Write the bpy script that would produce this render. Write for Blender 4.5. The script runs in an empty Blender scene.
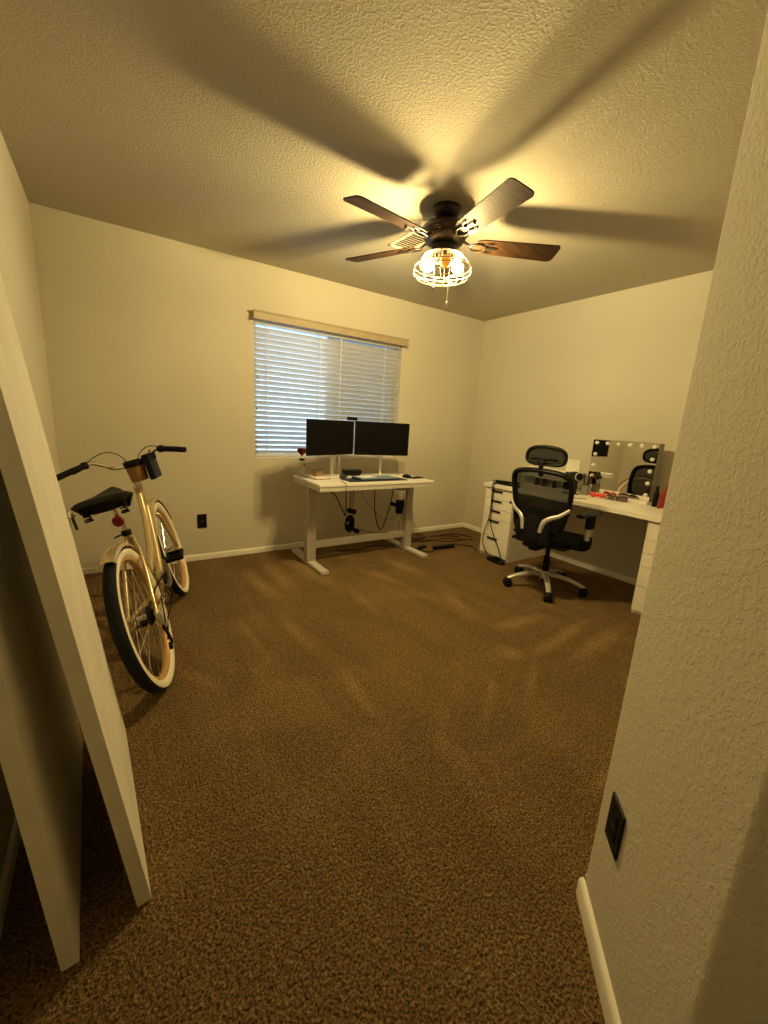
import bpy, bmesh, math, random
from math import sin, cos, pi, radians, sqrt
from mathutils import Vector, Matrix

random.seed(7)
SC = bpy.context.scene
COL = SC.collection

# ------------------------------------------------------------------ materials
def mat(name, col, rough=.5, metal=0., bump=None, var=None, spec=.5, coat=0.):
    """procedural Principled; bump=(scale, strength, distance), var=(scale, amount)"""
    m = bpy.data.materials.new(name); m.use_nodes = True
    nt = m.node_tree; b = nt.nodes['Principled BSDF']
    b.inputs['Base Color'].default_value = (*col, 1); b.inputs['Roughness'].default_value = rough
    b.inputs['Metallic'].default_value = metal; b.inputs['Specular IOR Level'].default_value = spec
    b.inputs['Coat Weight'].default_value = coat
    tc = nt.nodes.new('ShaderNodeTexCoord')
    if var is None: var = (9., .06)
    n = nt.nodes.new('ShaderNodeTexNoise'); n.inputs['Scale'].default_value = var[0]; n.inputs['Detail'].default_value = 3
    nt.links.new(tc.outputs['Object'], n.inputs['Vector'])
    r = nt.nodes.new('ShaderNodeValToRGB'); a = var[1]
    r.color_ramp.elements[0].position = .3; r.color_ramp.elements[1].position = .7
    r.color_ramp.elements[0].color = (*[c * (1 - a) for c in col], 1)
    r.color_ramp.elements[1].color = (*[min(1, c * (1 + a)) for c in col], 1)
    nt.links.new(n.outputs['Fac'], r.inputs['Fac']); nt.links.new(r.outputs['Color'], b.inputs['Base Color'])
    if bump:
        bn = nt.nodes.new('ShaderNodeTexNoise'); bn.inputs['Scale'].default_value = bump[0]; bn.inputs['Detail'].default_value = 2
        nt.links.new(tc.outputs['Object'], bn.inputs['Vector'])
        bp = nt.nodes.new('ShaderNodeBump'); bp.inputs['Strength'].default_value = bump[1]; bp.inputs['Distance'].default_value = bump[2]
        nt.links.new(bn.outputs['Fac'], bp.inputs['Height']); nt.links.new(bp.outputs['Normal'], b.inputs['Normal'])
    return m

def knockdown(name, col, scale, strength, dist, lo=.48, hi=.56, rough=.85):
    """sprayed drywall texture: flattened blobs"""
    m = mat(name, col, rough, var=(1.4, .025), spec=.25)
    nt = m.node_tree; b = nt.nodes['Principled BSDF']; tc = nt.nodes['Texture Coordinate']
    n1 = nt.nodes.new('ShaderNodeTexNoise'); n1.inputs['Scale'].default_value = scale; n1.inputs['Detail'].default_value = 2.5
    n1.inputs['Distortion'].default_value = .6
    nt.links.new(tc.outputs['Object'], n1.inputs['Vector'])
    mr = nt.nodes.new('ShaderNodeMapRange'); mr.interpolation_type = 'SMOOTHSTEP'
    mr.inputs['From Min'].default_value = lo; mr.inputs['From Max'].default_value = hi
    nt.links.new(n1.outputs['Fac'], mr.inputs['Value'])
    bp = nt.nodes.new('ShaderNodeBump'); bp.inputs['Strength'].default_value = strength; bp.inputs['Distance'].default_value = dist
    nt.links.new(mr.outputs['Result'], bp.inputs['Height']); nt.links.new(bp.outputs['Normal'], b.inputs['Normal'])
    return m

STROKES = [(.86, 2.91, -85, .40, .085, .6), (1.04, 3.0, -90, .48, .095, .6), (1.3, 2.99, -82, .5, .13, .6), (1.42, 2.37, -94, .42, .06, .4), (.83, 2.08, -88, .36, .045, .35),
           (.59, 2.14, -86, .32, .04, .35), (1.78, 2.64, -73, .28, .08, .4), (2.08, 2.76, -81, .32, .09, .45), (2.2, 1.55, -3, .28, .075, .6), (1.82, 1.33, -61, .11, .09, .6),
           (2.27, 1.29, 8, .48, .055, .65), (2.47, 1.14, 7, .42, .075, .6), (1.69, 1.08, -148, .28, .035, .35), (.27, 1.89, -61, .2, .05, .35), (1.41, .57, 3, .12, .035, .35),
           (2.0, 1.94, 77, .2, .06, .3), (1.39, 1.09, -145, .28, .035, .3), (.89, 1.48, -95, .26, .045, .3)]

def carpet_mat():
    m = bpy.data.materials.new('brown_carpet'); m.use_nodes = True
    nt = m.node_tree; b = nt.nodes['Principled BSDF']; b.inputs['Roughness'].default_value = 1; b.inputs['Specular IOR Level'].default_value = .05
    L = nt.links.new; N = nt.nodes.new
    tc = N('ShaderNodeTexCoord')
    n1 = N('ShaderNodeTexNoise'); n1.inputs['Scale'].default_value = 150; n1.inputs['Detail'].default_value = 3; n1.inputs['Roughness'].default_value = .65
    L(tc.outputs['Object'], n1.inputs['Vector'])
    r1 = N('ShaderNodeValToRGB'); r1.color_ramp.elements[0].position = .36; r1.color_ramp.elements[1].position = .66
    r1.color_ramp.elements[0].color = (.052, .032, .0135, 1); r1.color_ramp.elements[1].color = (.41, .265, .122, 1)
    L(n1.outputs['Fac'], r1.inputs['Fac'])
    # pile pushed one way or the other by feet and the vacuum: stretched soft patches
    mp = N('ShaderNodeMapping'); mp.inputs['Rotation'].default_value = (0, 0, radians(5)); mp.inputs['Scale'].default_value = (4.5, 1.0, 1)
    L(tc.outputs['Object'], mp.inputs['Vector'])
    n2 = N('ShaderNodeTexNoise'); n2.inputs['Scale'].default_value = 1.25; n2.inputs['Detail'].default_value = 4; n2.inputs['Distortion'].default_value = .8
    L(mp.outputs['Vector'], n2.inputs['Vector'])
    mp3 = N('ShaderNodeMapping'); mp3.inputs['Rotation'].default_value = (0, 0, radians(-8)); mp3.inputs['Scale'].default_value = (1.6, 2.2, 1)
    L(tc.outputs['Object'], mp3.inputs['Vector'])
    n3 = N('ShaderNodeTexNoise'); n3.inputs['Scale'].default_value = 1.0; n3.inputs['Detail'].default_value = 3; n3.inputs['Distortion'].default_value = 1.2
    L(mp3.outputs['Vector'], n3.inputs['Vector'])
    def band(nz, lo, hi, to0, to1):
        mr = N('ShaderNodeMapRange'); mr.interpolation_type = 'SMOOTHSTEP'
        mr.inputs['From Min'].default_value = lo; mr.inputs['From Max'].default_value = hi
        mr.inputs['To Min'].default_value = to0; mr.inputs['To Max'].default_value = to1
        L(nz.outputs['Fac'], mr.inputs['Value']); return mr
    a = band(n2, .40, .64, .94, 1.07); c = band(n3, .45, .64, .95, 1.08)
    mu = N('ShaderNodeMath'); mu.operation = 'MULTIPLY'; L(a.outputs['Result'], mu.inputs[0]); L(c.outputs['Result'], mu.inputs[1])
    n4 = N('ShaderNodeTexNoise'); n4.inputs['Scale'].default_value = 42; n4.inputs['Detail'].default_value = 2; L(tc.outputs['Object'], n4.inputs['Vector'])
    d_ = band(n4, .38, .62, .91, 1.09)
    m4 = N('ShaderNodeMath'); m4.operation = 'MULTIPLY'; L(mu.outputs['Value'], m4.inputs[0]); L(d_.outputs['Result'], m4.inputs[1]); mu = m4
    # single vacuum strokes before the desk and the vanity
    acc = None
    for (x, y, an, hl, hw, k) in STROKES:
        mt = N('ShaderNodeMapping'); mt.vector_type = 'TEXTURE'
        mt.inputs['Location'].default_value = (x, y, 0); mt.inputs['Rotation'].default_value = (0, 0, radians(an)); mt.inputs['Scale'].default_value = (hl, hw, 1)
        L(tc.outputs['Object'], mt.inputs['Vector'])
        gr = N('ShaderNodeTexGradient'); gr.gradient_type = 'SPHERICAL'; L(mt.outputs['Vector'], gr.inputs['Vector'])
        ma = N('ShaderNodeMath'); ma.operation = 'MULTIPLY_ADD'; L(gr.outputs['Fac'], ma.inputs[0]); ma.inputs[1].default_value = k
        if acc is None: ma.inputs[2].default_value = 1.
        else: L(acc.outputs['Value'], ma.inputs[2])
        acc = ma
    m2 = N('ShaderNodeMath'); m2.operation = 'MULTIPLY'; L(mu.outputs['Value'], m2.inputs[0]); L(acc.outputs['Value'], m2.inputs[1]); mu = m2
    mx = N('ShaderNodeVectorMath'); mx.operation = 'SCALE'; L(r1.outputs['Color'], mx.inputs[0]); L(mu.outputs['Value'], mx.inputs['Scale'])
    L(mx.outputs['Vector'], b.inputs['Base Color'])
    v = N('ShaderNodeTexVoronoi'); v.inputs['Scale'].default_value = 95; v.feature = 'SMOOTH_F1'
    L(tc.outputs['Object'], v.inputs['Vector'])
    ad = N('ShaderNodeMath'); ad.operation = 'SUBTRACT'; L(n1.outputs['Fac'], ad.inputs[0]); L(v.outputs['Distance'], ad.inputs[1])
    bp = N('ShaderNodeBump'); bp.inputs['Strength'].default_value = 1.0; bp.inputs['Distance'].default_value = .012
    L(ad.outputs['Value'], bp.inputs['Height']); L(bp.outputs['Normal'], b.inputs['Normal'])
    return m

def wood_mat(name, c0, c1, rough=.4):
    m = mat(name, c0, rough, spec=.12); nt = m.node_tree; b = nt.nodes['Principled BSDF']; tc = nt.nodes['Texture Coordinate']
    mp = nt.nodes.new('ShaderNodeMapping'); mp.inputs['Scale'].default_value = (1.2, 22, 22); nt.links.new(tc.outputs['Object'], mp.inputs['Vector'])
    n = nt.nodes.new('ShaderNodeTexNoise'); n.inputs['Scale'].default_value = 3; n.inputs['Detail'].default_value = 5; n.inputs['Distortion'].default_value = 1
    nt.links.new(mp.outputs['Vector'], n.inputs['Vector'])
    r = nt.nodes.new('ShaderNodeValToRGB'); r.color_ramp.elements[0].color = (*c0, 1); r.color_ramp.elements[1].color = (*c1, 1)
    r.color_ramp.elements[0].position = .3; r.color_ramp.elements[1].position = .7
    nt.links.new(n.outputs['Fac'], r.inputs['Fac']); nt.links.new(r.outputs['Color'], b.inputs['Base Color'])
    return m

def mix_mat(name, base, other_type, fac, **kw):
    """base principled mixed with a second closure (translucent / transparent)"""
    nt = base.node_tree; out = [n for n in nt.nodes if n.type == 'OUTPUT_MATERIAL'][0]; b = nt.nodes['Principled BSDF']
    o = nt.nodes.new(other_type)
    if 'color' in kw: o.inputs['Color'].default_value = (*kw['color'], 1)
    mx = nt.nodes.new('ShaderNodeMixShader'); mx.inputs['Fac'].default_value = fac
    nt.links.new(b.outputs[0], mx.inputs[1]); nt.links.new(o.outputs[0], mx.inputs[2]); nt.links.new(mx.outputs[0], out.inputs['Surface'])
    base.name = name
    return base

def emit_mat(name, col, s):
    m = bpy.data.materials.new(name); m.use_nodes = True; b = m.node_tree.nodes['Principled BSDF']
    b.inputs['Base Color'].default_value = (*col, 1)
    b.inputs['Emission Color'].default_value = (*col, 1); b.inputs['Emission Strength'].default_value = s
    return m

def glass_mat(name, col=(1, 1, 1), clear=.9):
    m = mat(name, col, .02, spec=.5)
    return mix_mat(name, m, 'ShaderNodeBsdfTransparent', clear, color=col)

M = dict(
    wall=knockdown('wall_paint', (.63, .595, .50), 75, .32, .003),
    wall_near=knockdown('wall_paint_textured', (.63, .595, .50), 80, .45, .003),
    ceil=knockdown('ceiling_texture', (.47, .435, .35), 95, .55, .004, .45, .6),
    carpet=carpet_mat(),
    trim=mat('trim_white', (.84, .81, .73), .45),
    door=mat('door_paint', (.82, .79, .70), .5, bump=(40, .08, .002)),
    metal=mat('brushed_steel', (.72, .70, .66), .28, 1.),
    chrome=mat('chrome', (.85, .83, .80), .12, 1.),
    black=mat('black_plastic', (.008, .008, .008), .42, spec=.13),
    blackm=mat('black_matte', (.010, .010, .010), .75, spec=.13),
    rubber=mat('tyre_rubber', (.008, .011, .011), .8, spec=.22, bump=(120, .5, .003)),
    bronze=mat('dark_bronze', (.025, .018, .013), .42, .6),
    blade=wood_mat('walnut_blade', (.016, .008, .0035), (.052, .025, .011), .62),
    bulb=emit_mat('lit_bulb', (1., .745, .305), 1450.),
    amber=mat('amber_bulb', (.85, .45, .10), .15),
    cage=mat('cage_wire', (.55, .45, .32), .3, .9),
    slat=mix_mat('blind_slat', mat('blind_slat', (.80, .80, .77), .45), 'ShaderNodeBsdfTranslucent', .32, color=(.8, .82, .82)),
    valance=mat('blind_valance', (.42, .345, .23), .5),
    cord=mat('cord_white', (.8, .8, .77), .7),
    vinyl=mat('vinyl_frame', (.82, .82, .80), .4),
    glass=glass_mat('window_glass', (.95, .98, 1.), .92),
    screen=mix_mat('insect_screen', mat('insect_screen', (.10, .10, .10), .8), 'ShaderNodeBsdfTransparent', .50),
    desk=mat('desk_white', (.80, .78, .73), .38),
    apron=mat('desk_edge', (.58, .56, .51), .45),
    deskmetal=mat('desk_frame', (.42, .395, .35), .45, .2),
    white=mat('white_laminate', (.84, .81, .73), .4),
    gap=mat('dark_gap', (.03, .025, .02), .8),
    lcd=mat('monitor_screen', (.004, .0037, .004), .5, spec=.08),
    blue=mat('blue_cover', (.16, .24, .36), .5),
    navy=mat('navy_mat', (.018, .022, .032), .6),
    paper=mat('paper_white', (.86, .85, .82), .7),
    card=mat('cardboard', (.34, .20, .09), .7),
    mirror=mat('mirror_glass', (.86, .85, .82), .015, 1., var=(5, .0)),
    frost=mat('frosted_bulb', (.88, .86, .80), .3),
    red=mat('red_plastic', (.72, .05, .03), .45),
    redf=mat('red_card', (.42, .02, .02), .6),
    redd=mat('red_satin', (.30, .012, .02), .4),
    pink=mat('pink_plastic', (.80, .25, .28), .45),
    clear=glass_mat('clear_plastic', (.92, .95, .96), .72),
    brown=mat('tortoise_brown', (.09, .035, .02), .35),
    leather=mat('tan_leather', (.26, .13, .055), .55),
    gold=mat('champagne_paint', (.66, .52, .30), .25, .55, coat=.4),
    cream=mat('cream_sidewall', (.84, .78, .64), .5),
    rim=mat('gold_rim', (.60, .36, .14), .4, .3),
    seat=mat('black_vinyl', (.008, .008, .008), .5, spec=.13),
    reflector=mat('red_reflector', (.22, .01, .008), .25),
    fabric=mat('black_fabric', (.008, .008, .008), .9, spec=.22, bump=(300, .3, .001)),
    silver=mat('silver_plastic', (.55, .54, .52), .35, .35),
    mesh=mix_mat('chair_mesh', mat('chair_mesh', (.010, .010, .010), .9, spec=.15), 'ShaderNodeBsdfTransparent', .36),
    hmesh=mix_mat('headrest_mesh', mat('headrest_mesh', (.010, .010, .010), .9, spec=.15), 'ShaderNodeBsdfTransparent', .30),
    grey=mat('grey_plastic', (.22, .21, .20), .5),
    dust=mat('vent_white', (.78, .72, .58), .5),
)

# ------------------------------------------------------------------ geometry helpers
def catmull(pts, k=6, closed=False):
    P = [Vector(p) for p in pts]; n = len(P)
    if n < 3: return P
    out = []
    for i in range(n if closed else n - 1):
        if closed: a, b, c, d = P[(i - 1) % n], P[i], P[(i + 1) % n], P[(i + 2) % n]
        else: a, b, c, d = P[max(i - 1, 0)], P[i], P[i + 1], P[min(i + 2, n - 1)]
        for j in range(k):
            t = j / k
            out.append(.5 * ((2 * b) + (-a + c) * t + (2 * a - 5 * b + 4 * c - d) * t * t + (-a + 3 * b - 3 * c + d) * t ** 3))
    if not closed: out.append(P[-1].copy())
    return out

class G:
    def __init__(s): s.bm = bmesh.new(); s.wn = False
    def _add(s, tmp, Mx=None):
        if Mx is not None: tmp.transform(Mx)
        vm = {v: s.bm.verts.new(v.co) for v in tmp.verts}
        for f in tmp.faces:
            try: s.bm.faces.new([vm[v] for v in f.verts])
            except ValueError: pass
        tmp.free(); return s
    def box(s, lo, hi, bev=0., Mx=None, seg=2):
        t = bmesh.new(); bmesh.ops.create_cube(t, size=1)
        lo, hi = Vector(lo), Vector(hi); c = (lo + hi) / 2; d = hi - lo
        for v in t.verts: v.co = Vector((v.co.x * d.x, v.co.y * d.y, v.co.z * d.z)) + c
        if bev: s.wn = True
        if bev: bmesh.ops.bevel(t, geom=t.edges[:], offset=bev, segments=seg, affect='EDGES', profile=.5)
        return s._add(t, Mx)
    def prism(s, poly, z0, z1, bev=0., Mx=None, seg=2):
        t = bmesh.new(); a = [t.verts.new((x, y, z0)) for x, y in poly]; b = [t.verts.new((x, y, z1)) for x, y in poly]
        n = len(poly); t.faces.new(a[::-1]); t.faces.new(b)
        for i in range(n): t.faces.new([a[i], a[(i + 1) % n], b[(i + 1) % n], b[i]])
        bmesh.ops.recalc_face_normals(t, faces=t.faces[:])
        if bev:
            s.wn = True; e = [e for e in t.edges if abs(e.verts[0].co.z - e.verts[1].co.z) < 1e-6]
            bmesh.ops.bevel(t, geom=e, offset=bev, segments=seg, affect='EDGES', profile=.5)
        return s._add(t, Mx)
    def tube(s, pts, r, n=10, closed=False, smooth=6, Mx=None, flat=None):
        """r: radius or list of radii per control point; flat=(a,b) scales the section"""
        rl = r if isinstance(r, (list, tuple)) else None
        P = catmull(pts, smooth, closed) if smooth and len(pts) > 2 else [Vector(p) for p in pts]
        m = len(P)
        if rl:
            k = len(rl) - 1; R = []
            for i in range(m):
                f = i / (m - 1) * k; j = min(int(f), k - 1); R.append(rl[j] + (rl[j + 1] - rl[j]) * (f - j))
        else: R = [r] * m
        t = bmesh.new(); rings = []; prev = None
        for i in range(m):
            if closed: d = P[(i + 1) % m] - P[i - 1]
            else: d = P[min(i + 1, m - 1)] - P[max(i - 1, 0)]
            if d.length < 1e-9: d = Vector((0, 0, 1))
            d.normalize()
            if prev is None:
                u = d.orthogonal().normalized()
                if flat: 
                    u = (Vector((0, 0, 1)) - d * d.z)
                    u = u.normalized() if u.length > 1e-3 else d.orthogonal().normalized()
            else:
                u = prev - d * prev.dot(d); u.normalize()
            prev = u; w = d.cross(u)
            fa, fb = flat if flat else (1, 1)
            rings.append([t.verts.new(P[i] + (u * cos(2 * pi * k / n) * fa + w * sin(2 * pi * k / n) * fb) * R[i]) for k in range(n)])
        for i in range(m if closed else m - 1):
            A, B = rings[i], rings[(i + 1) % m]
            off = 0
            if closed and i == m - 1:
                off = min(range(n), key=lambda o: sum((A[k].co - B[(k + o) % n].co).length for k in range(n)))
            for k in range(n): t.faces.new([A[k], A[(k + 1) % n], B[(k + 1 + off) % n], B[(k + off) % n]])
        if not closed: t.faces.new(rings[0][::-1]); t.faces.new(rings[-1])
        bmesh.ops.recalc_face_normals(t, faces=t.faces[:])
        return s._add(t, Mx)
    def lathe(s, prof, n=28, Mx=None, closed=False):
        t = bmesh.new(); rings = []
        for r, z in prof:
            if r < 1e-6: rings.append([t.verts.new((0, 0, z))])
            else: rings.append([t.verts.new((r * cos(2 * pi * k / n), r * sin(2 * pi * k / n), z)) for k in range(n)])
        prs = list(zip(rings, rings[1:])) + ([(rings[-1], rings[0])] if closed else [])
        for A, B in prs:
            for k in range(n):
                a = [A[k % len(A)], A[(k + 1) % n % len(A)], B[(k + 1) % n % len(B)], B[k % len(B)]]
                q = []
                for v in a:
                    if v not in q: q.append(v)
                if len(q) > 2: t.faces.new(q)
        bmesh.ops.recalc_face_normals(t, faces=t.faces[:])
        return s._add(t, Mx)
    def ball(s, c, r, n=16, Mx=None):
        t = bmesh.new(); bmesh.ops.create_uvsphere(t, u_segments=n, v_segments=max(6, n // 2), radius=1)
        rx, ry, rz = r if isinstance(r, (list, tuple)) else (r, r, r)
        for v in t.verts: v.co = Vector((v.co.x * rx, v.co.y * ry, v.co.z * rz)) + Vector(c)
        return s._add(t, Mx)
    def grid(s, rows, thick=0., Mx=None):
        """rows of points -> sheet; thick>0 gives it a back"""
        t = bmesh.new(); V = [[t.verts.new(Vector(p)) for p in r] for r in rows]
        for i in range(len(V) - 1):
            for j in range(len(V[0]) - 1): t.faces.new([V[i][j], V[i][j + 1], V[i + 1][j + 1], V[i + 1][j]])
        bmesh.ops.recalc_face_normals(t, faces=t.faces[:])
        if thick: bmesh.ops.solidify(t, geom=t.faces[:], thickness=thick)
        return s._add(t, Mx)

def obj(name, g, m, parent=None, angle=38, mx=None):
    me = bpy.data.meshes.new(name)
    bmesh.ops.recalc_face_normals(g.bm, faces=g.bm.faces[:])
    g.bm.to_mesh(me); g.bm.free()
    for p in me.polygons: p.use_smooth = True
    me.set_sharp_from_angle(angle=radians(angle))
    me.materials.append(m)
    o = bpy.data.objects.new(name, me); COL.objects.link(o)
    if g.wn: w_ = o.modifiers.new('wn', 'WEIGHTED_NORMAL'); w_.keep_sharp = True
    if parent is not None: o.parent = parent
    if mx is not None: o.matrix_local = mx
    return o

def tag(o, label, cat, group=None):
    o['label'] = label; o['category'] = cat
    if group: o['group'] = group
    return o

def thing(name, label, cat, loc=(0, 0, 0), rz=0., group=None, mx=None):
    o = bpy.data.objects.new(name, None); COL.objects.link(o); o.empty_display_size = .1
    if mx is not None: o.matrix_world = mx
    else: o.location = loc; o.rotation_euler = (0, 0, rz)
    return tag(o, label, cat, group)

def struct(name, g, m, parent=None):
    o = obj(name, g, m, parent)
    if parent is None: o['kind'] = 'structure'
    return o

def RX(a): return Matrix.Rotation(a, 4, 'X')
def RY(a): return Matrix.Rotation(a, 4, 'Y')
def RZ(a): return Matrix.Rotation(a, 4, 'Z')
def T(*v): return Matrix.Translation(v)

# ------------------------------------------------------------------ room
XL, XR, YB, H = -.318, 3.681, 3.625, 2.44
YF = .389                       # wall that carries on to the right behind the angled corner
CX, CY = .995, .389             # corner angled wall / front wall
EX, EY = .69, .084               # corner angled wall / entry passage
YR = -1.5                       # end of the entry passage
WX0, WX1, WZ0, WZ1 = 1.045, 2.55, .872, 2.02   # window opening

struct('floor', G().box((XL - .2, YR - .2, -.1), (XR + .2, YB + .2, 0)), M['carpet'])
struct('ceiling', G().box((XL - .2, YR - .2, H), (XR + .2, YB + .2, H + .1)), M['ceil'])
struct('wall_left', G().box((XL - .12, YR, 0), (XL, YB, H)), M['wall'])
struct('wall_right', G().box((XR, YF - .2, 0), (XR + .12, YB, H)), M['wall'])
g = G()
D = .16
g.box((XL - .12, YB, 0), (WX0, YB + D, H)); g.box((WX1, YB, 0), (XR + .12, YB + D, H))
g.box((WX0, YB, 0), (WX1, YB + D, WZ0)); g.box((WX0, YB, WZ1), (WX1, YB + D, H))
struct('wall_back', g, M['wall'])
struct('wall_front', G().box((CX + .03, YF - .12, 0), (XR + .1, YF, H)), M['wall'])
# angled wall with rounded drywall corners
def arc(cx, cy, r, a0, a1, n=6): return [(cx + r * cos(radians(a0 + (a1 - a0) * i / n)), cy + r * sin(radians(a0 + (a1 - a0) * i / n))) for i in range(n + 1)]
r = .022; k = r * math.tan(radians(22.5))
poly = [(CX + .06, CY)]
c1 = (CX + k, CY - r); poly += arc(*c1, r, 90, 135)
c2 = (EX + r, EY - k); poly += arc(*c2, r, 135, 180)
poly += [(EX, EY - .06), (EX + .12, EY - .06), (CX + .06, CY - .12)]
struct('wall_angled', G().prism(poly, 0, H), M['wall_near'])
struct('wall_entry', G().box((EX, YR, 0), (EX + .12, EY - .06, H)), M['wall_near'])
struct('wall_rear', G().box((XL, YR - .12, 0), (EX + .1, YR, H)), M['wall'])
# baseboards: eased top edge
def baseboard(name, p0, p1, nrm, h=.05, t=.013):
    p0, p1, n = Vector((*p0, 0)), Vector((*p1, 0)), Vector((*nrm, 0)).normalized()
    prof = [(0, 0), (t, 0), (t, h - .012), (t * .75, h - .004), (t * .3, h), (0, h)]
    rows = [[p + n * a + Vector((0, 0, z)) for a, z in prof + [prof[0]]] for p in (p0, p1)]
    gg = G().grid(rows)
    bmesh.ops.holes_fill(gg.bm, edges=gg.bm.edges[:])
    struct(name, gg, M['trim'])
baseboard('baseboard_back', (XL, YB), (XR, YB), (0, -1))
baseboard('baseboard_left', (XL, YR), (XL, YB - .013), (1, 0))
baseboard('baseboard_right', (XR, YF), (XR, YB - .013), (-1, 0))
baseboard('baseboard_front', (CX + .02, YF), (XR - .013, YF), (0, 1))
s2 = sqrt(.5)
baseboard('baseboard_angled', (CX + .004, CY + .004), (EX - .002, EY - .002), (-s2, s2), h=.058, t=.014)
baseboard('baseboard_entry', (EX, EY - .008), (EX, YR), (-1, 0), h=.058)

# ------------------------------------------------------------------ window
win = bpy.data.objects.new('window_1', None); COL.objects.link(win); win.location = ((WX0 + WX1) / 2, YB + .12, WZ0); win['kind'] = 'structure'
def wpart(name, g, m): return obj(name, g, m, win, mx=T(*(-Vector(win.location))))
g = G(); fy0, fy1 = YB + .095, YB + .15; xm = 1.79
for a in (((WX0, fy0, WZ0), (WX0 + .045, fy1, WZ1)), ((WX1 - .045, fy0, WZ0), (WX1, fy1, WZ1)),
          ((WX0, fy0, WZ0), (WX1, fy1, WZ0 + .045)), ((WX0, fy0, WZ1 - .03), (WX1, fy1, WZ1)),
          ((xm - .025, fy0, WZ0), (xm + .025, fy1, WZ1))): g.box(*a, bev=.003)
wpart('window_frame', g, M['vinyl'])
wpart('window_pane', G().box((WX0 + .04, YB + .128, WZ0 + .04), (xm - .02, YB + .132, WZ1 - .028)), M['glass'])
wpart('window_pane', G().box((xm + .02, YB + .118, WZ0 + .04), (WX1 - .04, YB + .122, WZ1 - .028)), M['glass'])
wpart('insect_screen', G().box((xm + .02, YB + .14, WZ0 + .04), (WX1 - .04, YB + .1415, WZ1 - .028)), M['screen'])
wpart('window_sill', G().box((WX0 + .001, YB - .004, WZ0), (WX1 - .001, fy0, WZ0 + .008), bev=.003), M['trim'])

bl = thing('window_blind', 'white two inch slat blind with tan valance hanging in the window', 'blind', (1.8, YB + .045, WZ0 + .01))
org = Vector(bl.location)
def bpart(name, g, m): return obj(name, g, m, bl, mx=T(*(-org)))
g = G(); g.box((1.030, YB - .062, 2.004), (2.585, YB - .046, 2.072), bev=.004)
g.box((1.030, YB - .05, 2.004), (1.042, YB, 2.072), bev=.003); g.box((2.573, YB - .05, 2.004), (2.585, YB, 2.072), bev=.003)
g.box((1.024, YB - .068, 2.058), (2.591, YB - .046, 2.072), bev=.005); g.box((1.024, YB - .066, 2.004), (2.591, YB - .046, 2.012), bev=.003)
bpart('valance', g, M['valance'])
bpart('headrail', G().box((WX0 + .008, YB + .018, 1.985), (WX1 - .008, YB + .072, 2.018), bev=.003), M['slat'])
g = G(); yb = YB + .045; ns = 25; z0, z1 = .925, 1.945; tilt = radians(40)
for i in range(ns):
    z = z0 + (z1 - z0) * i / (ns - 1); a = tilt
    rows = []
    for x in (WX0 + .010, WX1 - .010):
        rows.append([(x, yb + (q * cos(a)) * .025, z - q * sin(a) * .025 + (.0025 * (1 - q * q))) for q in (-1, -.5, 0, .5, 1)])
    g.grid(rows, thick=.0028)
bpart('slats', g, M['slat'])
bpart('bottom_rail', G().box((WX0 + .010, yb - .026, .885), (WX1 - .010, yb + .026, .901), bev=.004), M['slat'])
LX = (1.165, 1.655, 1.865, 2.36)
g = G()
for x in LX:
    for dy in (-.0275, .0275): g.box((x - .0035, yb + dy - .0008, .90), (x + .0035, yb + dy + .0008, 1.99))
bpart('ladder_tapes', g, M['cord'])
for x, zt, n in ((1.078, 1.575, 'tilt_cord'), (1.068, 1.315, 'tilt_cord')):
    c = bpart(n, G().tube([(x, yb - .034, 1.985), (x + .002, yb - .034, 1.8), (x, yb - .034, zt)], .0011, 6), M['cord'])
    obj('tassel', G().lathe([(0, .03), (.003, .028), (.008, .004), (.007, 0), (0, -.001)], 12, T(x, yb - .034, zt - .028)), M['valance'], c)

# ------------------------------------------------------------------ outlets
def outlet(label, mx, group=None):
    t = thing('wall_outlet', label, 'outlet', mx=mx)   # local: X across, Z up, Y out of the wall is -Y
    obj('cover_plate', G().box((-.037, -.006, -.06), (.037, 0, .06), bev=.0025), M['black'], t)
    for s in (-1, 1):
        obj('receptacle', G().box((-.0165, -.0085, s * .0205 - .0145), (.0165, -.005, s * .0205 + .0145), bev=.003), M['blackm'], t)
    obj('screw', G().lathe([(0, .0015), (.003, .001), (.003, 0)], 10, T(0, -.006, 0) @ RX(pi / 2)), M['metal'], t)
    return t
outlet('black wall outlet on the back wall between bicycle and desk', T(.592, YB - .0005, .341))
outlet('black wall outlet low on the angled wall beside the camera', T(.9267 - .0004, .3207 + .0004, .352) @ RZ(radians(225)))

# ------------------------------------------------------------------ doors leaning on the left wall
def slab(label, nb, fb, th, lean, hgt, latch=False):
    nb, fb = Vector((*nb, 0)), Vector((*fb, 0)); d = (fb - nb); w = d.length; d.normalize()
    left = Vector((-d.y, d.x, 0)); 
    # pivot on the lower left edge so the slab stands on the carpet
    base = nb + left * th
    R = Matrix((( d.x, left.x, 0), (d.y, left.y, 0), (0, 0, 1))).to_4x4()
    mx = T(base.x, base.y, .001) @ R @ RX(-math.atan(lean))     # local X along, Y to the left, Z up
    t = thing('door_slab', label, 'door', mx=mx)
    obj('panel', G().box((0, -th, 0), (w, 0, hgt), bev=.0018), M['door'], t)
    if latch:
        l = obj('latch', G().box((w - .030, -th - .004, .845), (w - .004, -th + .001, .905), bev=.0015)
                .lathe([(.010, 0), (.0115, .003), (.011, .016), (.008, .02), (0, .021)], 18, T(w - .017, -th - .003, .888) @ RX(pi / 2)), M['chrome'], t)
        l['label'] = 'chrome latch with dark bolt at the far edge of the door'
        obj('bolt', G().tube([(w - .006, -th - .012, .875), (w - .002, -th - .014, .852), (w + .002, -th - .016, .83)], .0045, 8), M['bronze'], l)
    return t
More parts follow.
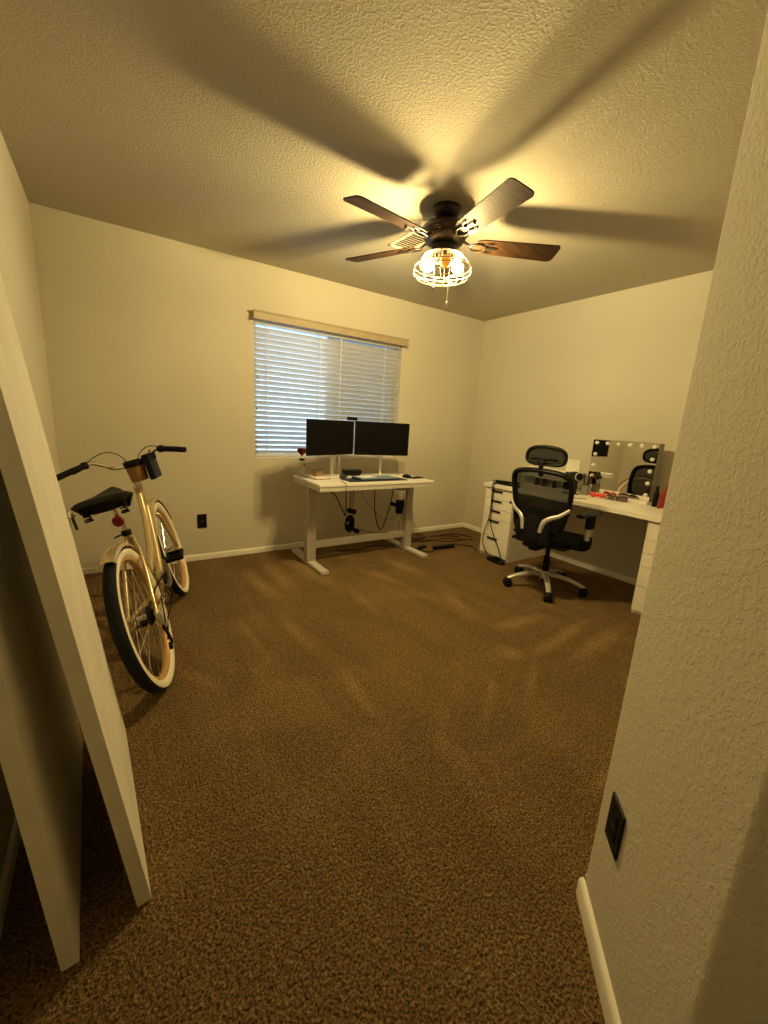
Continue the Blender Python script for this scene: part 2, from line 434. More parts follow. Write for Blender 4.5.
slab('white door slab with metal latch leaning nearest the bicycle', (.002, .976), (-.035, 1.685), .033, .121, 2.03, True)
slab('plain shaded white door slab leaning behind the one with the latch', (-.147, .920), (-.172, 1.674), .034, .0655, 2.03)

# ------------------------------------------------------------------ ceiling fan
FX, FY = 1.67, 2.02
fan = thing('ceiling_fan', 'dark bronze ceiling fan with five walnut blades and caged lit bulbs', 'ceiling fan', (FX, FY, 2.05))
FZ = 2.05
def fpart(name, g, m, par=fan): return obj(name, g, m, par)
def Z(z): return z - FZ
fpart('canopy', G().lathe([(0, Z(2.44)), (.078, Z(2.44)), (.082, Z(2.428)), (.078, Z(2.405)), (.058, Z(2.385)), (.03, Z(2.378)), (0, Z(2.376))], 32), M['bronze'])
fpart('neck', G().lathe([(0, Z(2.39)), (.032, Z(2.39)), (.032, Z(2.345)), (0, Z(2.345))], 24), M['bronze'])
fpart('motor_housing', G().lathe([(0, Z(2.362)), (.07, Z(2.36)), (.115, Z(2.348)), (.135, Z(2.33)), (.138, Z(2.312)), (.125, Z(2.300)), (.118, Z(2.292)), (.120, Z(2.284)), (.105, Z(2.262)), (.075, Z(2.248)), (0, Z(2.246))], 40), M['bronze'])
fpart('switch_housing', G().lathe([(0, Z(2.25)), (.066, Z(2.25)), (.07, Z(2.24)), (.066, Z(2.222)), (.072, Z(2.215)), (.06, Z(2.208)), (0, Z(2.206))], 32), M['bronze'])
fpart('shadow_pan', G().lathe([(0, Z(2.214)), (.07, Z(2.214)), (.108, Z(2.202)), (.112, Z(2.196)), (.104, Z(2.197)), (.06, Z(2.206)), (0, Z(2.207))], 36), M['bronze'])  # added plate, blocks the bulbs so the ceiling around the fan darkens
AZ0 = -29
for i in range(5):
    A = RZ(radians(AZ0 + 72 * i)); pitch = radians(-12)
    zb = Z(2.262)
    # blade outline along +X, rounded tip
    pts = [(.185, -.046), (.225, -.060), (.60, -.072)] + [(.635 + .03 * cos(radians(a)), -.044 + .03 * sin(radians(a))) for a in range(-75, 10, 14)] + [(.635 + .03 * cos(radians(a)), .044 + .03 * sin(radians(a))) for a in range(5, 90, 14)] + [(.60, .072), (.225, .060), (.185, .046)]
    b = fpart('blade', G().prism(pts, -.003, .003, Mx=A @ T(0, 0, zb) @ RX(pitch)), M['blade'])
    g = G()
    g.tube([(.095, 0, Z(2.285)), (.125, 0, Z(2.272)), (.15, 0, Z(2.258))], .008, 8, Mx=A)
    ring = [(.195 + .048 * cos(2 * pi * k / 16), .03 * sin(2 * pi * k / 16), -.008) for k in range(16)]
    g.tube(ring, .0055, 8, closed=True, smooth=2, Mx=A @ T(0, 0, zb) @ RX(pitch))
    g.tube([(.235, 0, -.007), (.30, 0, -.007)], .009, 8, Mx=A @ T(0, 0, zb) @ RX(pitch), flat=(.5, 1.3))
    for s in (-1, 1):
        g.tube([(.228, s * .02, -.007), (.25, s * .035, -.007), (.275, s * .036, -.007)], .006, 8, Mx=A @ T(0, 0, zb) @ RX(pitch), flat=(.5, 1.2))
    obj('blade_bracket', g, M['bronze'], b)
# light cage: rings and wires
g = G()
def ring(R, z, rr=.0028): g.tube([(R * cos(2 * pi * k / 36), R * sin(2 * pi * k / 36), Z(z)) for k in range(36)], rr, 6, closed=True, smooth=0)
for R, z in ((.112, 2.194), (.163, 2.135), (.167, 2.116), (.150, 2.084), (.095, 2.072), (.035, 2.070)): ring(R, z)
for k in range(8):
    a = 2 * pi * k / 8; P = [(R * cos(a), R * sin(a), Z(z)) for R, z in ((.108, 2.198), (.135, 2.175), (.158, 2.145), (.167, 2.116), (.150, 2.084), (.095, 2.072), (.035, 2.070))]
    g.tube(P, .0022, 6, smooth=3)
fpart('light_cage', g, M['cage'])
cr, cu_ = cos(radians(34)), sin(radians(34))
for i, (a, lit) in enumerate(((-34, 1), (146, 1), (240, 0))):
    a = radians(a); d = Vector((cos(a), sin(a), 0)); 
    base = d * .040 + Vector((0, 0, Z(2.195))); axis = (d * .66 + Vector((0, 0, -.75))).normalized()
    q = Vector((0, 0, 1)).rotation_difference(axis).to_matrix().to_4x4()
    sk = fpart('lamp_socket', G().lathe([(0, -.005), (.017, -.005), (.018, .02), (.016, .03), (0, .03)], 18, T(*base) @ q), M['bronze'])
    prof = [(0, .028), (.012, .03), (.014, .038), (.028, .056), (.034, .072), (.029, .090), (.016, .102), (0, .105)]
    obj('bulb', G().lathe(prof, 16, T(*base) @ q), M['bulb'] if lit else M['amber'], sk)['label'] = 'lit warm bulb' if lit else 'unlit amber bulb'
for x, y, zt in ((-.050, .012, 2.030), (.010, -.052, 1.945)):
    zs = 2.215
    p = fpart('pull_chain', G().tube([(x, y, Z(zs)), (x, y, Z((zs + zt) / 2)), (x, y, Z(zt))], .0016, 6), M['cage'])
    obj('pull_knob', G().lathe([(0, .02), (.003, .019), (.005, .012), (.0085, .003), (.007, -.004), (0, -.006)], 14, T(x, y, Z(zt) - .012)), M['metal'] if zt < 2 else M['bronze'], p)

# ceiling vent
v = thing('ceiling_vent', 'white louvred air vent on the ceiling behind the fan', 'vent', (1.775, 2.47, H))
g = G()
for a, b_ in (((-.09, -.17), (.09, -.145)), ((-.09, .145), (.09, .17)), ((-.09, -.17), (-.068, .17)), ((.068, -.17), (.09, .17))):
    g.box((*a, -.010), (*b_, 0), bev=.002)
obj('vent_frame', g, M['dust'], v)
g = G()
for i in range(11):
    y = -.135 + i * .027; g.box((-.07, -.011, -.0008), (.07, .011, .0008), Mx=T(0, y, -.006) @ RX(radians(35)))
obj('vent_louvre', g, M['dust'], v)
obj('vent_backing', G().box((-.07, -.15, -.002), (.07, .15, -.0005)), M['gap'], v)

# ------------------------------------------------------------------ standing desk
DX0, DX1, DY0, DY1, DZ = 1.33, 2.496, 2.89, 3.46, .738
d = thing('standing_desk', 'white height adjustable desk with metal legs under the window', 'desk', (1.913, 3.17, 0))
def dp(name, g, m, par=d): return obj(name, g, m, par, mx=T(-1.913, -3.17, 0) if par is d else None)
dp('tabletop', G().box((DX0, DY0, DZ - .02), (DX1, DY1, DZ), bev=.003), M['desk'])
g = G(); g.box((DX0 + .006, DY0 + .006, .68), (DX1 - .006, DY0 + .022, DZ - .019), bev=.002)
g.box((DX0 + .006, DY0 + .022, .68), (DX0 + .022, DY1 - .01, DZ - .019), bev=.002); g.box((DX1 - .022, DY0 + .022, .68), (DX1 - .006, DY1 - .01, DZ - .019), bev=.002)
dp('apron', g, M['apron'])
for x in (1.376, 2.418):
    leg = dp('leg', G().box((x - .042, 3.125, .03), (x + .042, 3.195, .40), bev=.004), M['deskmetal'])
    obj('inner_column', G().box((x - .033, 3.132, .40), (x + .033, 3.188, .69), bev=.003), M['deskmetal'], leg)
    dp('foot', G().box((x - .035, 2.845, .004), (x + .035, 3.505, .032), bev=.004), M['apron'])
dp('crossbar', G().box((1.415, 3.15, .135), (2.38, 3.172, .195), bev=.003), M['deskmetal'])
dp('control_box', G().box((2.36, 3.24, .59), (2.49, 3.40, .68), bev=.006), M['grey'])

# monitors
def monitor(label, e0, e1, zb, zt, px, py, group='monitors on the standing desk'):
    e0, e1 = Vector((*e0, 0)), Vector((*e1, 0)); dv = (e1 - e0); w = dv.length; dv.normalize(); ang = math.atan2(dv.y, dv.x)
    c = (e0 + e1) / 2
    t = thing('monitor', label, 'monitor', (c.x, c.y, DZ), ang, group)
    zc = (zb + zt) / 2 - DZ; h = zt - zb
    obj('housing', G().box((-w / 2, .0, zc - h / 2), (w / 2, .022, zc + h / 2), bev=.003).box((-w * .3, .02, zc - h * .33), (w * .3, .045, zc + h * .33), bev=.012), M['black'], t)
    obj('screen', G().box((-w / 2 + .006, -.0012, zc - h / 2 + .014), (w / 2 - .006, .002, zc + h / 2 - .006)), M['lcd'], t)
    loc = T(*t.location) @ RZ(ang); p = loc.inverted() @ Vector((px, py, DZ))
    st = obj('stand', G().box((p.x - .012, p.y - .010, .008), (p.x + .012, p.y + .010, zc + .06), bev=.005), M['white'], t)
    obj('stand_arm', G().box((p.x - .012, .03, zc - .02), (p.x + .012, p.y + .01, zc + .02), bev=.004), M['white'], st)
    obj('stand_base', G().box((p.x - .09, p.y - .085, 0), (p.x + .09, p.y + .055, .009), bev=.003), M['white'], st)
    return t
monitor('left black monitor turned slightly to the right, on the standing desk', (1.285, 3.03), (1.79, 3.2), .95, 1.238, 1.66, 3.36)
monitor('right black monitor on the standing desk, beside the webcam', (1.806, 3.2), (2.335, 3.115), .945, 1.243, 2.17, 3.33)
w = thing('webcam', 'small black webcam clipped on top between the two monitors', 'webcam', (1.775, 3.215, 1.243))
obj('camera_body', G().box((-.05, -.022, .001), (.045, .012, .032), bev=.008), M['black'], w)
obj('lens', G().lathe([(.008, 0), (.009, .004), (.006, .005), (0, .004)], 14, T(0, -.022, .017) @ RX(pi / 2)), M['lcd'], w)

# things on the standing desk
z = DZ
bq = thing('heart_bouquet', 'red heart pick and pink flowers in a clear cup on desk corner', 'ornament', (1.385, 3.39, z))
obj('cup', G().lathe([(0, 0), (.026, 0), (.032, .09), (.030, .09), (.024, .004), (0, .004)], 20), M['clear'], bq)
obj('pink_stem', G().tube([(-.01, 0, .006), (-.012, .004, .06), (-.006, 0, .11)], .011, 10).tube([(-.022, .003, .006), (-.026, 0, .05)], .006, 8), M['pink'], bq)
obj('stick', G().tube([(.004, 0, .01), (.002, 0, .12), (0, 0, .175)], .0025, 6), M['white'], bq)
g = G()
hp = [(0, -.045)] + [(.032 * 1.0 * (16 * sin(t) ** 3) / 16, .032 * (13 * cos(t) - 5 * cos(2 * t) - 2 * cos(3 * t) - cos(4 * t)) / 16) for t in [pi - i * 2 * pi / 28 for i in range(1, 28)]]
g.prism(hp, -.01, .01, bev=.002, Mx=T(0, 0, .215) @ RZ(radians(-20)) @ RX(pi / 2) @ Matrix.Scale(1.3, 4), seg=2)
obj('heart', g, M['redd'], bq)
g = G()
for q in ((-.02, 0, .12), (.012, .006, .115), (.02, -.01, .13)): g.ball(q, (.016, .014, .017), 10)
obj('blossom', g, M['paper'], bq)
obj('ribbon', G().ball((.006, -.008, .145), (.022, .012, .010), 10).ball((-.014, -.008, .15), (.016, .01, .009), 10).tube([(.01, -.012, .145), (.018, -.014, .10), (.014, -.012, .07)], .004, 6), M['blackm'], bq)

bx = thing('cardboard_box', 'small brown cardboard box on the desk behind white papers', 'box', (1.50, 3.30, z + .0125), radians(10))
obj('box_body', G().box((-.04, -.028, 0), (.04, .028, .048), bev=.003), M['card'], bx)
obj('box_lid', G().box((-.042, -.030, .042), (.042, .030, .053), bev=.002), M['card'], bx)
tr = thing('paper_tray', 'flat white tray of papers with tan edge at left of desk', 'tray', (1.475, 3.25, z), radians(8))
obj('tray_board', G().box((-.075, -.10, 0), (.075, .10, .008), bev=.002), M['card'], tr)
obj('paper_sheets', G().box((-.07, -.095, .0078), (.07, .095, .0118), bev=.001), M['paper'], tr)

hp_ = thing('earbud_case', 'small dark rounded gadget on desk before the left monitor', 'gadget', (1.70, 3.20, z))
obj('case_body', G().ball((0, 0, .016), (.04, .03, .016), 16), M['navy'], hp_)
obj('case_lid', G().ball((.01, .008, .026), (.025, .02, .010), 14), M['black'], hp_)

dk = thing('docking_station', 'black docking hub with cables behind the blue laptop', 'hub', (1.875, 3.36, z), radians(-6))
obj('hub_body', G().box((-.085, -.04, .012), (.085, .04, .052), bev=.008), M['black'], dk)
obj('hub_foot', G().box((-.07, -.03, 0), (.07, .03, .013), bev=.003), M['blackm'], dk)

pad = tag(obj('desk_mat', G().box((-.30, -.10, 0), (.30, .10, .004), bev=.0015), M['navy'], mx=T(1.945, 3.065, z)), 'dark navy desk mat under the blue laptop', 'mat')
lp = thing('laptop', 'closed blue grey laptop lying on the dark desk mat', 'laptop', (1.955, 3.07, z + .004), radians(-2))
obj('base', G().box((-.19, -.085, 0), (.19, .10, .012), bev=.004), M['navy'], lp)
obj('lid', G().box((-.188, -.083, .0118), (.188, .098, .020), bev=.004), M['blue'], lp)
tag(obj('paper_sheet', G().box((-.09, -.05, 0), (.09, .05, .0012)), M['paper'], mx=T(1.88, 3.10, z + .0245) @ RZ(.25)), 'white paper sheet on top of the blue laptop', 'paper')
tag(obj('paper_sheet', G().box((-.10, -.07, 0), (.10, .07, .0015)), M['paper'], mx=T(2.33, 3.30, z + .0002) @ RZ(-.1)), 'white paper sheet on desk below right monitor by the mouse', 'paper')
ms = thing('computer_mouse', 'black computer mouse near right end of the standing desk', 'mouse', (2.335, 3.105, z), radians(8))
obj('mouse_body', G().ball((0, 0, .012), (.031, .055, .022), 18).box((-.024, -.045, 0), (.024, .045, .006), bev=.003), M['black'], ms)
obj('scroll_wheel', G().lathe([(0, -.003), (.008, -.003), (.008, .003), (0, .003)], 14, T(0, -.03, .026) @ RY(pi / 2)), M['grey'], ms)
ph = thing('mobile_phone', 'black phone lying flat at right end of the standing desk', 'phone', (2.425, 3.075, z), radians(-75))
obj('phone_body', G().box((-.036, -.075, 0), (.036, .075, .008), bev=.003), M['black'], ph)
obj('phone_screen', G().box((-.033, -.071, .0075), (.033, .071, .0084)), M['lcd'], ph)

# cables -------------------------------------------------------------
def cable(label, pts, r=.0035, m='black', cat='cable', name='cable', group=None, k=6):
    o = obj(name, G().tube(pts, r, 6, smooth=k), M[m]); return tag(o, label, cat, group)
cable('black cable sweeping from left desk leg to the coil', [(1.43, 3.30, .675), (1.55, 3.31, .64), (1.67, 3.31, .575), (1.74, 3.31, .46), (1.79, 3.30, .36)], .005)
cable('thin black cable hanging over the front edge of the desk', [(1.66, 3.26, .93), (1.64, 3.17, .80), (1.60, 3.02, .744), (1.565, 2.92, .743), (1.56, 2.882, .735), (1.562, 2.884, .66), (1.60, 2.95, .56), (1.70, 3.15, .44), (1.80, 3.30, .36)], .0022)
cable('pair of black cords dropping from desk to the black adapter', [(1.83, 3.30, .68), (1.835, 3.30, .57), (1.84, 3.30, .47), (1.85, 3.31, .43)], .004)
cable('second black cord beside the adapter under the desk', [(1.865, 3.31, .68), (1.875, 3.31, .55), (1.87, 3.31, .44)], .0035)
cable('long black U shaped cable hanging low to the crossbar', [(2.11, 3.31, .68), (2.12, 3.32, .50), (2.14, 3.32, .33), (2.205, 3.32, .18), (2.27, 3.32, .30), (2.32, 3.32, .48), (2.335, 3.31, .68)], .005)
cable('thin grey cable looping across under the desk to the plug', [(1.97, 3.34, .68), (2.00, 3.36, .55), (2.07, 3.40, .47), (2.18, 3.42, .36), (2.30, 3.42, .27), (2.42, 3.43, .25), (2.515, 3.455, .30)], .0028, 'grey')
cable('black cable running along the top of the desk crossbar', [(1.86, 3.29, .24), (1.95, 3.27, .215), (2.05, 3.20, .197), (2.12, 3.161, .199), (2.19, 3.161, .199)], .0035)
cable('cable from the desk right end down to the wall corner floor', [(2.535, 3.42, .56), (2.56, 3.43, .44), (2.55, 3.45, .27), (2.54, 3.46, .16), (2.60, 3.48, .05), (2.75, 3.46, .006), (2.95, 3.40, .006)], .004, 'grey')
for i, (dx, lab) in enumerate(((0, 'black cable loop hung left at right end of desk'), (.05, 'black cable loop hung right at right end of desk'))):
    cable(lab, [(2.50 + dx, 3.33, .60), (2.49 + dx, 3.33, .66), (2.515 + dx, 3.32, .683), (2.545 + dx, 3.33, .66), (2.54 + dx, 3.34, .58)], .004)
# coil of cable
g = G()
for kx in range(8):
    R = .066 - .007 * kx; oy = 3.295 + .004 * kx
    g.tube([(1.837 + .75 * R * cos(2 * pi * i / 18), oy + .004 * sin(3 * i), .285 + 1.25 * R * sin(2 * pi * i / 18)) for i in range(18)], .005, 6, closed=True, smooth=2)
c = thing('cable_coil', 'bundled black cable coil hanging under the desk left of middle', 'cable', (0, 0, 0)); 
obj('coil', g, M['black'], c); obj('tie', G().box((1.80, 3.288, .278), (1.825, 3.328, .296), bev=.003), M['grey'], c)
cable('black cord from cable coil up to the desk underside', [(1.80, 3.305, .37), (1.80, 3.31, .47), (1.795, 3.31, .60), (1.80, 3.30, .68)], .0032)
ad = thing('power_adapter', 'black power adapter hanging above the cable coil', 'adapter', (1.865, 3.31, .40), radians(10))
obj('adapter_body', G().box((-.045, -.016, -.025), (.045, .016, .025), bev=.005, Mx=RY(radians(18))), M['black'], ad)
obj('adapter_plug', G().box((-.065, -.01, -.012), (-.04, .01, .012), bev=.003, Mx=RY(radians(18))), M['blackm'], ad)
ad = thing('power_adapter', 'small black adapter hanging just below the cable coil', 'adapter', (1.915, 3.30, .205), radians(-8))
obj('adapter_body', G().box((-.03, -.014, -.022), (.03, .014, .022), bev=.005, Mx=RY(radians(25))), M['black'], ad)
obj('adapter_plug', G().box((-.046, -.008, -.01), (-.028, .008, .01), bev=.003, Mx=RY(radians(25))), M['blackm'], ad)
pc = thing('wall_charger', 'black plug block with white collar behind right desk leg', 'charger', (2.535, 3.455, .372))
obj('charger_body', G().box((-.042, -.03, -.075), (.042, .03, .075), bev=.008), M['black'], pc)
obj('charger_collar', G().box((-.036, -.02, .075), (.036, .02, .10), bev=.004), M['white'], pc)
obj('charger_bracket', G().box((-.01, .03, -.02), (.01, YB - 3.455, .02), bev=.003), M['blackm'], pc)

# floor clutter near the back corner
ps = thing('power_strip', 'black power strip on the carpet between desk and drawers', 'power strip', (2.80, 3.01, 0), radians(-2))
obj('strip_body', G().box((-.13, -.026, 0), (.13, .026, .034), bev=.006), M['black'], ps)
for i in range(5): obj('socket', G().box((-.11 + i * .045, -.013, .0335), (-.085 + i * .045, .013, .036), bev=.002), M['blackm'], ps)
ps = thing('power_brick', 'black power brick on carpet beside the right desk foot', 'adapter', (2.585, 3.10, 0), radians(20))
obj('brick_body', G().box((-.055, -.022, 0), (.055, .022, .03), bev=.006), M['black'], ps)
obj('brick_cap', G().box((-.07, -.012, .006), (-.05, .012, .024), bev=.003), M['blackm'], ps)
cable('black cable on carpet from power strip to the drawer unit', [(2.93, 3.01, .012), (2.99, 3.08, .006), (3.06, 3.02, .006), (3.12, 2.93, .006), (3.08, 2.82, .006), (3.00, 2.77, .006)], .005)
cable('thick black cable on carpet between the brick and power strip', [(2.50, 3.14, .01), (2.53, 3.02, .006), (2.60, 2.96, .006), (2.67, 3.00, .012)], .005)
cable('loose loop of cable on carpet in the room corner', [(2.55, 3.36, .006), (2.72, 3.33, .006), (2.9, 3.42, .006), (3.1, 3.37, .006), (3.25, 3.27, .006), (3.15, 3.15, .006), (2.98, 3.20, .006), (2.85, 3.28, .006), (2.7, 3.27, .006)], .005)
cable('second cable loop on carpet nearest the room corner', [(2.95, 3.30, .012), (3.1, 3.40, .006), (3.3, 3.36, .006), (3.38, 3.22, .006), (3.3, 3.12, .006), (3.12, 3.22, .012), (3.0, 3.30, .006)], .0045)
cable('dark cable lying on carpet below the desk crossbar', [(1.75, 3.36, .006), (1.95, 3.30, .006), (2.15, 3.36, .006), (2.3, 3.30, .006), (2.45, 3.28, .006), (2.52, 3.18, .006)], .0055)

# ------------------------------------------------------------------ vanity desk on the right wall
VX0, VZ = 3.025, .727
tt = tag(obj('worktop', G().box((VX0, .82, .692), (3.666, 2.765, VZ), bev=.003), M['white']), 'long white vanity worktop resting on two drawer units', 'worktop')
def drawer_unit(label, x0, y0, y1, hz, pulls):
    t = thing('drawer_unit', label, 'drawer unit', ((x0 + 3.655) / 2, (y0 + y1) / 2, 0), 0, 'white drawer units under the vanity top')
    o = Vector(t.location); Lm = T(*(-o))
    g = G(); g.box((x0 + .018, y0, 0), (3.655, y0 + .016, .692), bev=.0015); g.box((x0 + .018, y1 - .016, 0), (3.655, y1, .692), bev=.0015)
    g.box((x0 + .018, y0 + .01, .676), (3.655, y1 - .01, .692)); g.box((3.645, y0 + .01, 0), (3.655, y1 - .01, .69)); g.box((x0 + .022, y0 + .01, .0), (3.65, y1 - .01, .03))
    obj('carcass', g, M['white'], t, mx=Lm)
    for i in range(5):
        za, zb = hz[i + 1] + .002, hz[i] - .002
        dr = obj('drawer', G().box((x0, y0 + .002, za), (x0 + .017, y1 - .002, zb), bev=.0015).box((x0 + .015, y0 + .02, za + .008), (3.55, y1 - .02, zb - .008)), M['white'], t, mx=Lm)
        if pulls:
            yc = (y0 + y1) / 2 + .02
            obj('drawer_pull', G().box((x0 - .012, yc - .062, zb - .022), (x0 + .001, yc + .062, zb - .010), bev=.003).box((x0 - .012, yc - .062, zb - .026), (x0 - .008, yc + .062, zb - .010), bev=.001), M['black'], dr)
    return t
drawer_unit('white five drawer unit with black pulls nearest the room corner', 3.045, 2.405, 2.745, [.682, .585, .487, .388, .215, .03], True)
drawer_unit('white drawer unit half hidden by the angled wall', 3.045, .90, 1.26, [.682, .555, .46, .36, .215, .03], False)

# cords hanging over the left drawer unit
cable('black cord hanging down the drawer fronts, outer left strand', [(3.10, 2.64, .731), (3.035, 2.645, .731), (3.020, 2.647, .715), (3.022, 2.640, .55), (3.020, 2.645, .40), (3.018, 2.685, .25), (3.018, 2.690, .14), (3.015, 2.62, .05), (2.99, 2.52, .012)], .0042)
cable('black cord hanging down the drawer fronts, inner right strand', [(3.10, 2.62, .731), (3.035, 2.625, .731), (3.020, 2.627, .715), (3.022, 2.625, .50), (3.020, 2.622, .36), (3.018, 2.56, .24), (3.018, 2.50, .15), (3.015, 2.45, .07), (2.99, 2.40, .012), (2.95, 2.36, .008)], .0042)
bd = thing('cord_bundle', 'black bundle of cords piled on carpet before the drawers', 'cable', (2.985, 2.47, 0))
g = G()
for i in range(4): g.tube([(.035 * cos(a + i) + random.uniform(-.01, .01), .10 * sin(a + i) , .006 + .008 * i) for a in [2 * pi * j / 10 for j in range(10)]], .005, 6, closed=True, smooth=3)
obj('loops', g, M['black'], bd)
obj('plug', G().box((-.02, -.03, .03), (.02, .03, .055), bev=.006), M['black'], bd)
st = thing('hair_straightener', 'black hair straightener lying on the left end of the vanity', 'hair straightener', (3.085, 2.53, VZ), radians(4))
obj('lower_arm', G().box((-.018, -.14, .001), (.018, .14, .02), bev=.007), M['black'], st)
obj('upper_arm', G().box((-.018, -.14, .022), (.018, .13, .042), bev=.007, Mx=RX(radians(-3))), M['blackm'], st)
obj('hinge', G().lathe([(0, -.02), (.016, -.02), (.016, .02), (0, .02)], 16, T(0, .135, .022) @ RY(pi / 2)), M['grey'], st)

# hollywood mirror
mr = thing('vanity_mirror', 'wide tabletop mirror edged with round bulbs on white vanity', 'mirror', (3.522, 1.735, VZ), 0)
mw, mh = .265, .478
obj('mirror_frame', G().box((-.022, -mw, .02), (.055, mw, mh), bev=.006), M['grey'], mr)
obj('mirror_pane', G().box((-.0245, -mw + .004, .026), (-.020, mw - .004, mh - .004)), M['mirror'], mr)
obj('mirror_base', G().box((-.05, -mw + .003, 0), (.075, mw - .003, .024), bev=.004), M['white'], mr)
for i in range(6): obj('mirror_bulb', G().ball((-.028, mw - .036 - i * (2 * mw - .072) / 5, mh - .028), (.014, .015, .015), 14), M['frost'], mr)
for s in (-1, 1):
    for i in range(4): obj('mirror_bulb', G().ball((-.028, s * (mw - .036), mh - .125 - i * .094), (.014, .015, .015), 14), M['frost'], mr)

# things on the vanity
wp = thing('white_organizer', 'tall white panel organizer on vanity behind the chair headrest', 'organizer', (3.45, 2.33, VZ))
obj('back_panel', G().box((.0, -.21, 0), (.012, .26, .175), bev=.003).box((0, -.27, .0), (.012, -.14, .285), bev=.003), M['white'], wp)
obj('shelf', G().box((-.09, -.21, 0), (.01, .26, .012), bev=.003).box((-.09, -.21, .085), (.01, .26, .095), bev=.003), M['white'], wp)
obj('end_panel', G().box((-.09, .25, 0), (.012, .262, .175), bev=.002), M['white'], wp)
for i, (dy, h_, rr, mm, lab) in enumerate(((.10, .10, .022, 'blackm', 'dark jar on the organizer shelf, left of three'), (.02, .08, .026, 'brown', 'dark jar on the organizer shelf, middle of three'), (-.09, .11, .02, 'black', 'dark jar on the organizer shelf, right of three'))):
    j = thing('cosmetic_jar', lab, 'jar', (3.395, 2.33 + dy, VZ + .012))
    hh = min(h_, .07)
    obj('jar_body', G().lathe([(0, 0), (rr, 0), (rr, hh * .7), (rr * .8, hh * .75), (0, hh * .75)], 18), M[mm], j)
    obj('jar_lid', G().lathe([(0, hh * .74), (rr * .85, hh * .74), (rr * .85, hh), (0, hh)], 18), M['black'], j)
hd = thing('hair_dryer', 'black hair dryer standing on vanity left of the mirror', 'hair dryer', (3.36, 2.03, VZ), radians(60))
obj('dryer_barrel', G().lathe([(0, -.07), (.030, -.07), (.036, -.05), (.036, .03), (.027, .075), (.022, .09), (.019, .09), (0, .07)], 22, T(0, 0, .155) @ RY(pi / 2)), M['black'], hd)
obj('dryer_handle', G().tube([(-.02, 0, .004), (-.018, 0, .07), (-.012, 0, .135)], .018, 12), M['black'], hd)
obj('dryer_ring', G().lathe([(.033, -.072), (.037, -.066), (.037, -.058), (.033, -.055)], 20, T(0, 0, .155) @ RY(pi / 2), closed=True), M['metal'], hd)
cp = thing('brush_cup', 'dark cup of makeup brushes beside the left edge of mirror', 'brush cup', (3.42, 1.955, VZ))
obj('cup', G().lathe([(0, 0), (.034, 0), (.038, .085), (.034, .085), (.031, .006), (0, .006)], 20), M['grey'], cp)
for i in range(5):
    a = i * 1.3; p0 = (.012 * cos(a), .012 * sin(a), .01); p1 = (.032 * cos(a), .032 * sin(a), .15 + .01 * (i % 3))
    b_ = obj('brush', G().tube([p0, p1], .003, 6), M['black'], cp)
    obj('bristles', G().ball(p1, (.009, .009, .017), 10), M['brown'], b_)
def bow(label, x, y, rz, m, s=1., name='hair_bow', cat='hair bow'):
    t = thing(name, label, cat, (x, y, VZ), rz)
    obj('bow_loop', G().ball((0, .03 * s, .018 * s), (.014 * s, .028 * s, .018 * s), 14), M[m], t); obj('bow_loop', G().ball((0, -.03 * s, .018 * s), (.014 * s, .028 * s, .018 * s), 14), M[m], t)
    obj('bow_knot', G().ball((-.002, 0, .018 * s), (.013 * s, .010 * s, .013 * s), 12), M[m], t)
    obj('bow_tail', G().tube([(-.004, .004, .015 * s), (-.02, .022, .006), (-.035, .03, .004)], .006 * s, 8, flat=(.5, 1.4)), M[m], t)
    return t
bow('bright red hair bow lying on vanity in front of mirror', 3.40, 1.83, radians(10), 'red', 1.1)
def claw(label, x, y, rz):
    t = thing('hair_claw', label, 'hair clip', (x, y, VZ), rz, 'hair claws on the vanity')
    for s in (-1, 1):
        g = G(); g.tube([(0, -.035, .036), (s * .006, 0, .042), (0, .035, .036)], .007, 8)
        for i in range(6):
            yy = -.035 + i * .014; g.tube([(0, yy, .036), (s * .022, yy, .026), (s * .024, yy, .012), (s * .012, yy, .003)], .0035, 6, smooth=3)
        obj('jaw', g, M['brown'], t)
    obj('spring', G().lathe([(0, -.012), (.006, -.012), (.006, .012), (0, .012)], 12, T(0, 0, .045) @ RX(pi / 2)), M['metal'], t)
claw('brown hair claw on vanity next to the red bow', 3.40, 1.715, radians(-8))
claw('brown hair claw on vanity farther right of the red bow', 3.41, 1.635, radians(15))
tag(obj('cosmetic_pencil', G().tube([(0, -.06, .005), (0, .06, .005)], .005, 8).lathe([(.005, 0), (.0015, .014), (0, .015)], 8, T(0, -.06, .005) @ RX(pi / 2)), M['black'], mx=T(3.30, 2.02, VZ) @ RZ(.5)), 'black cosmetic pencil lying on vanity near the hair dryer', 'pencil')
tag(obj('hair_comb', G().box((-.012, -.05, 0), (.012, .05, .004), bev=.0015).box((-.02, -.05, 0), (-.012, -.046, .004)).box((-.02, .046, 0), (-.012, .05, .004)).box((-.02, -.03, 0), (-.012, -.026, .004)).box((-.02, 0, 0), (-.012, .004, .004)).box((-.02, .026, 0), (-.012, .03, .004)), M['grey'], mx=T(3.16, 1.84, VZ) @ RZ(1.0)), 'dark comb lying near the front edge of the vanity', 'comb')
fo = thing('red_folder', 'red folder standing upright right of the mirror on vanity', 'folder', (3.47, 1.365, VZ), radians(0))
for s in (-1, 1): obj('folder_cover', G().prism([(-.06, 0), (.08, 0), (.08, .19), (.05, .20), (-.05, .10)], -.0012, .0012, Mx=RZ(radians(0)) @ T(0, s * .006, 0) @ RX(pi / 2 + s * .04)), M['redf'], fo)
obj('folder_sheets', G().box((-.045, -.003, .004), (.07, .003, .095)), M['paper'], fo)
bt = thing('black_bottle', 'black cosmetics bottle squeezed between mirror and red folder', 'bottle', (3.47, 1.418, VZ))
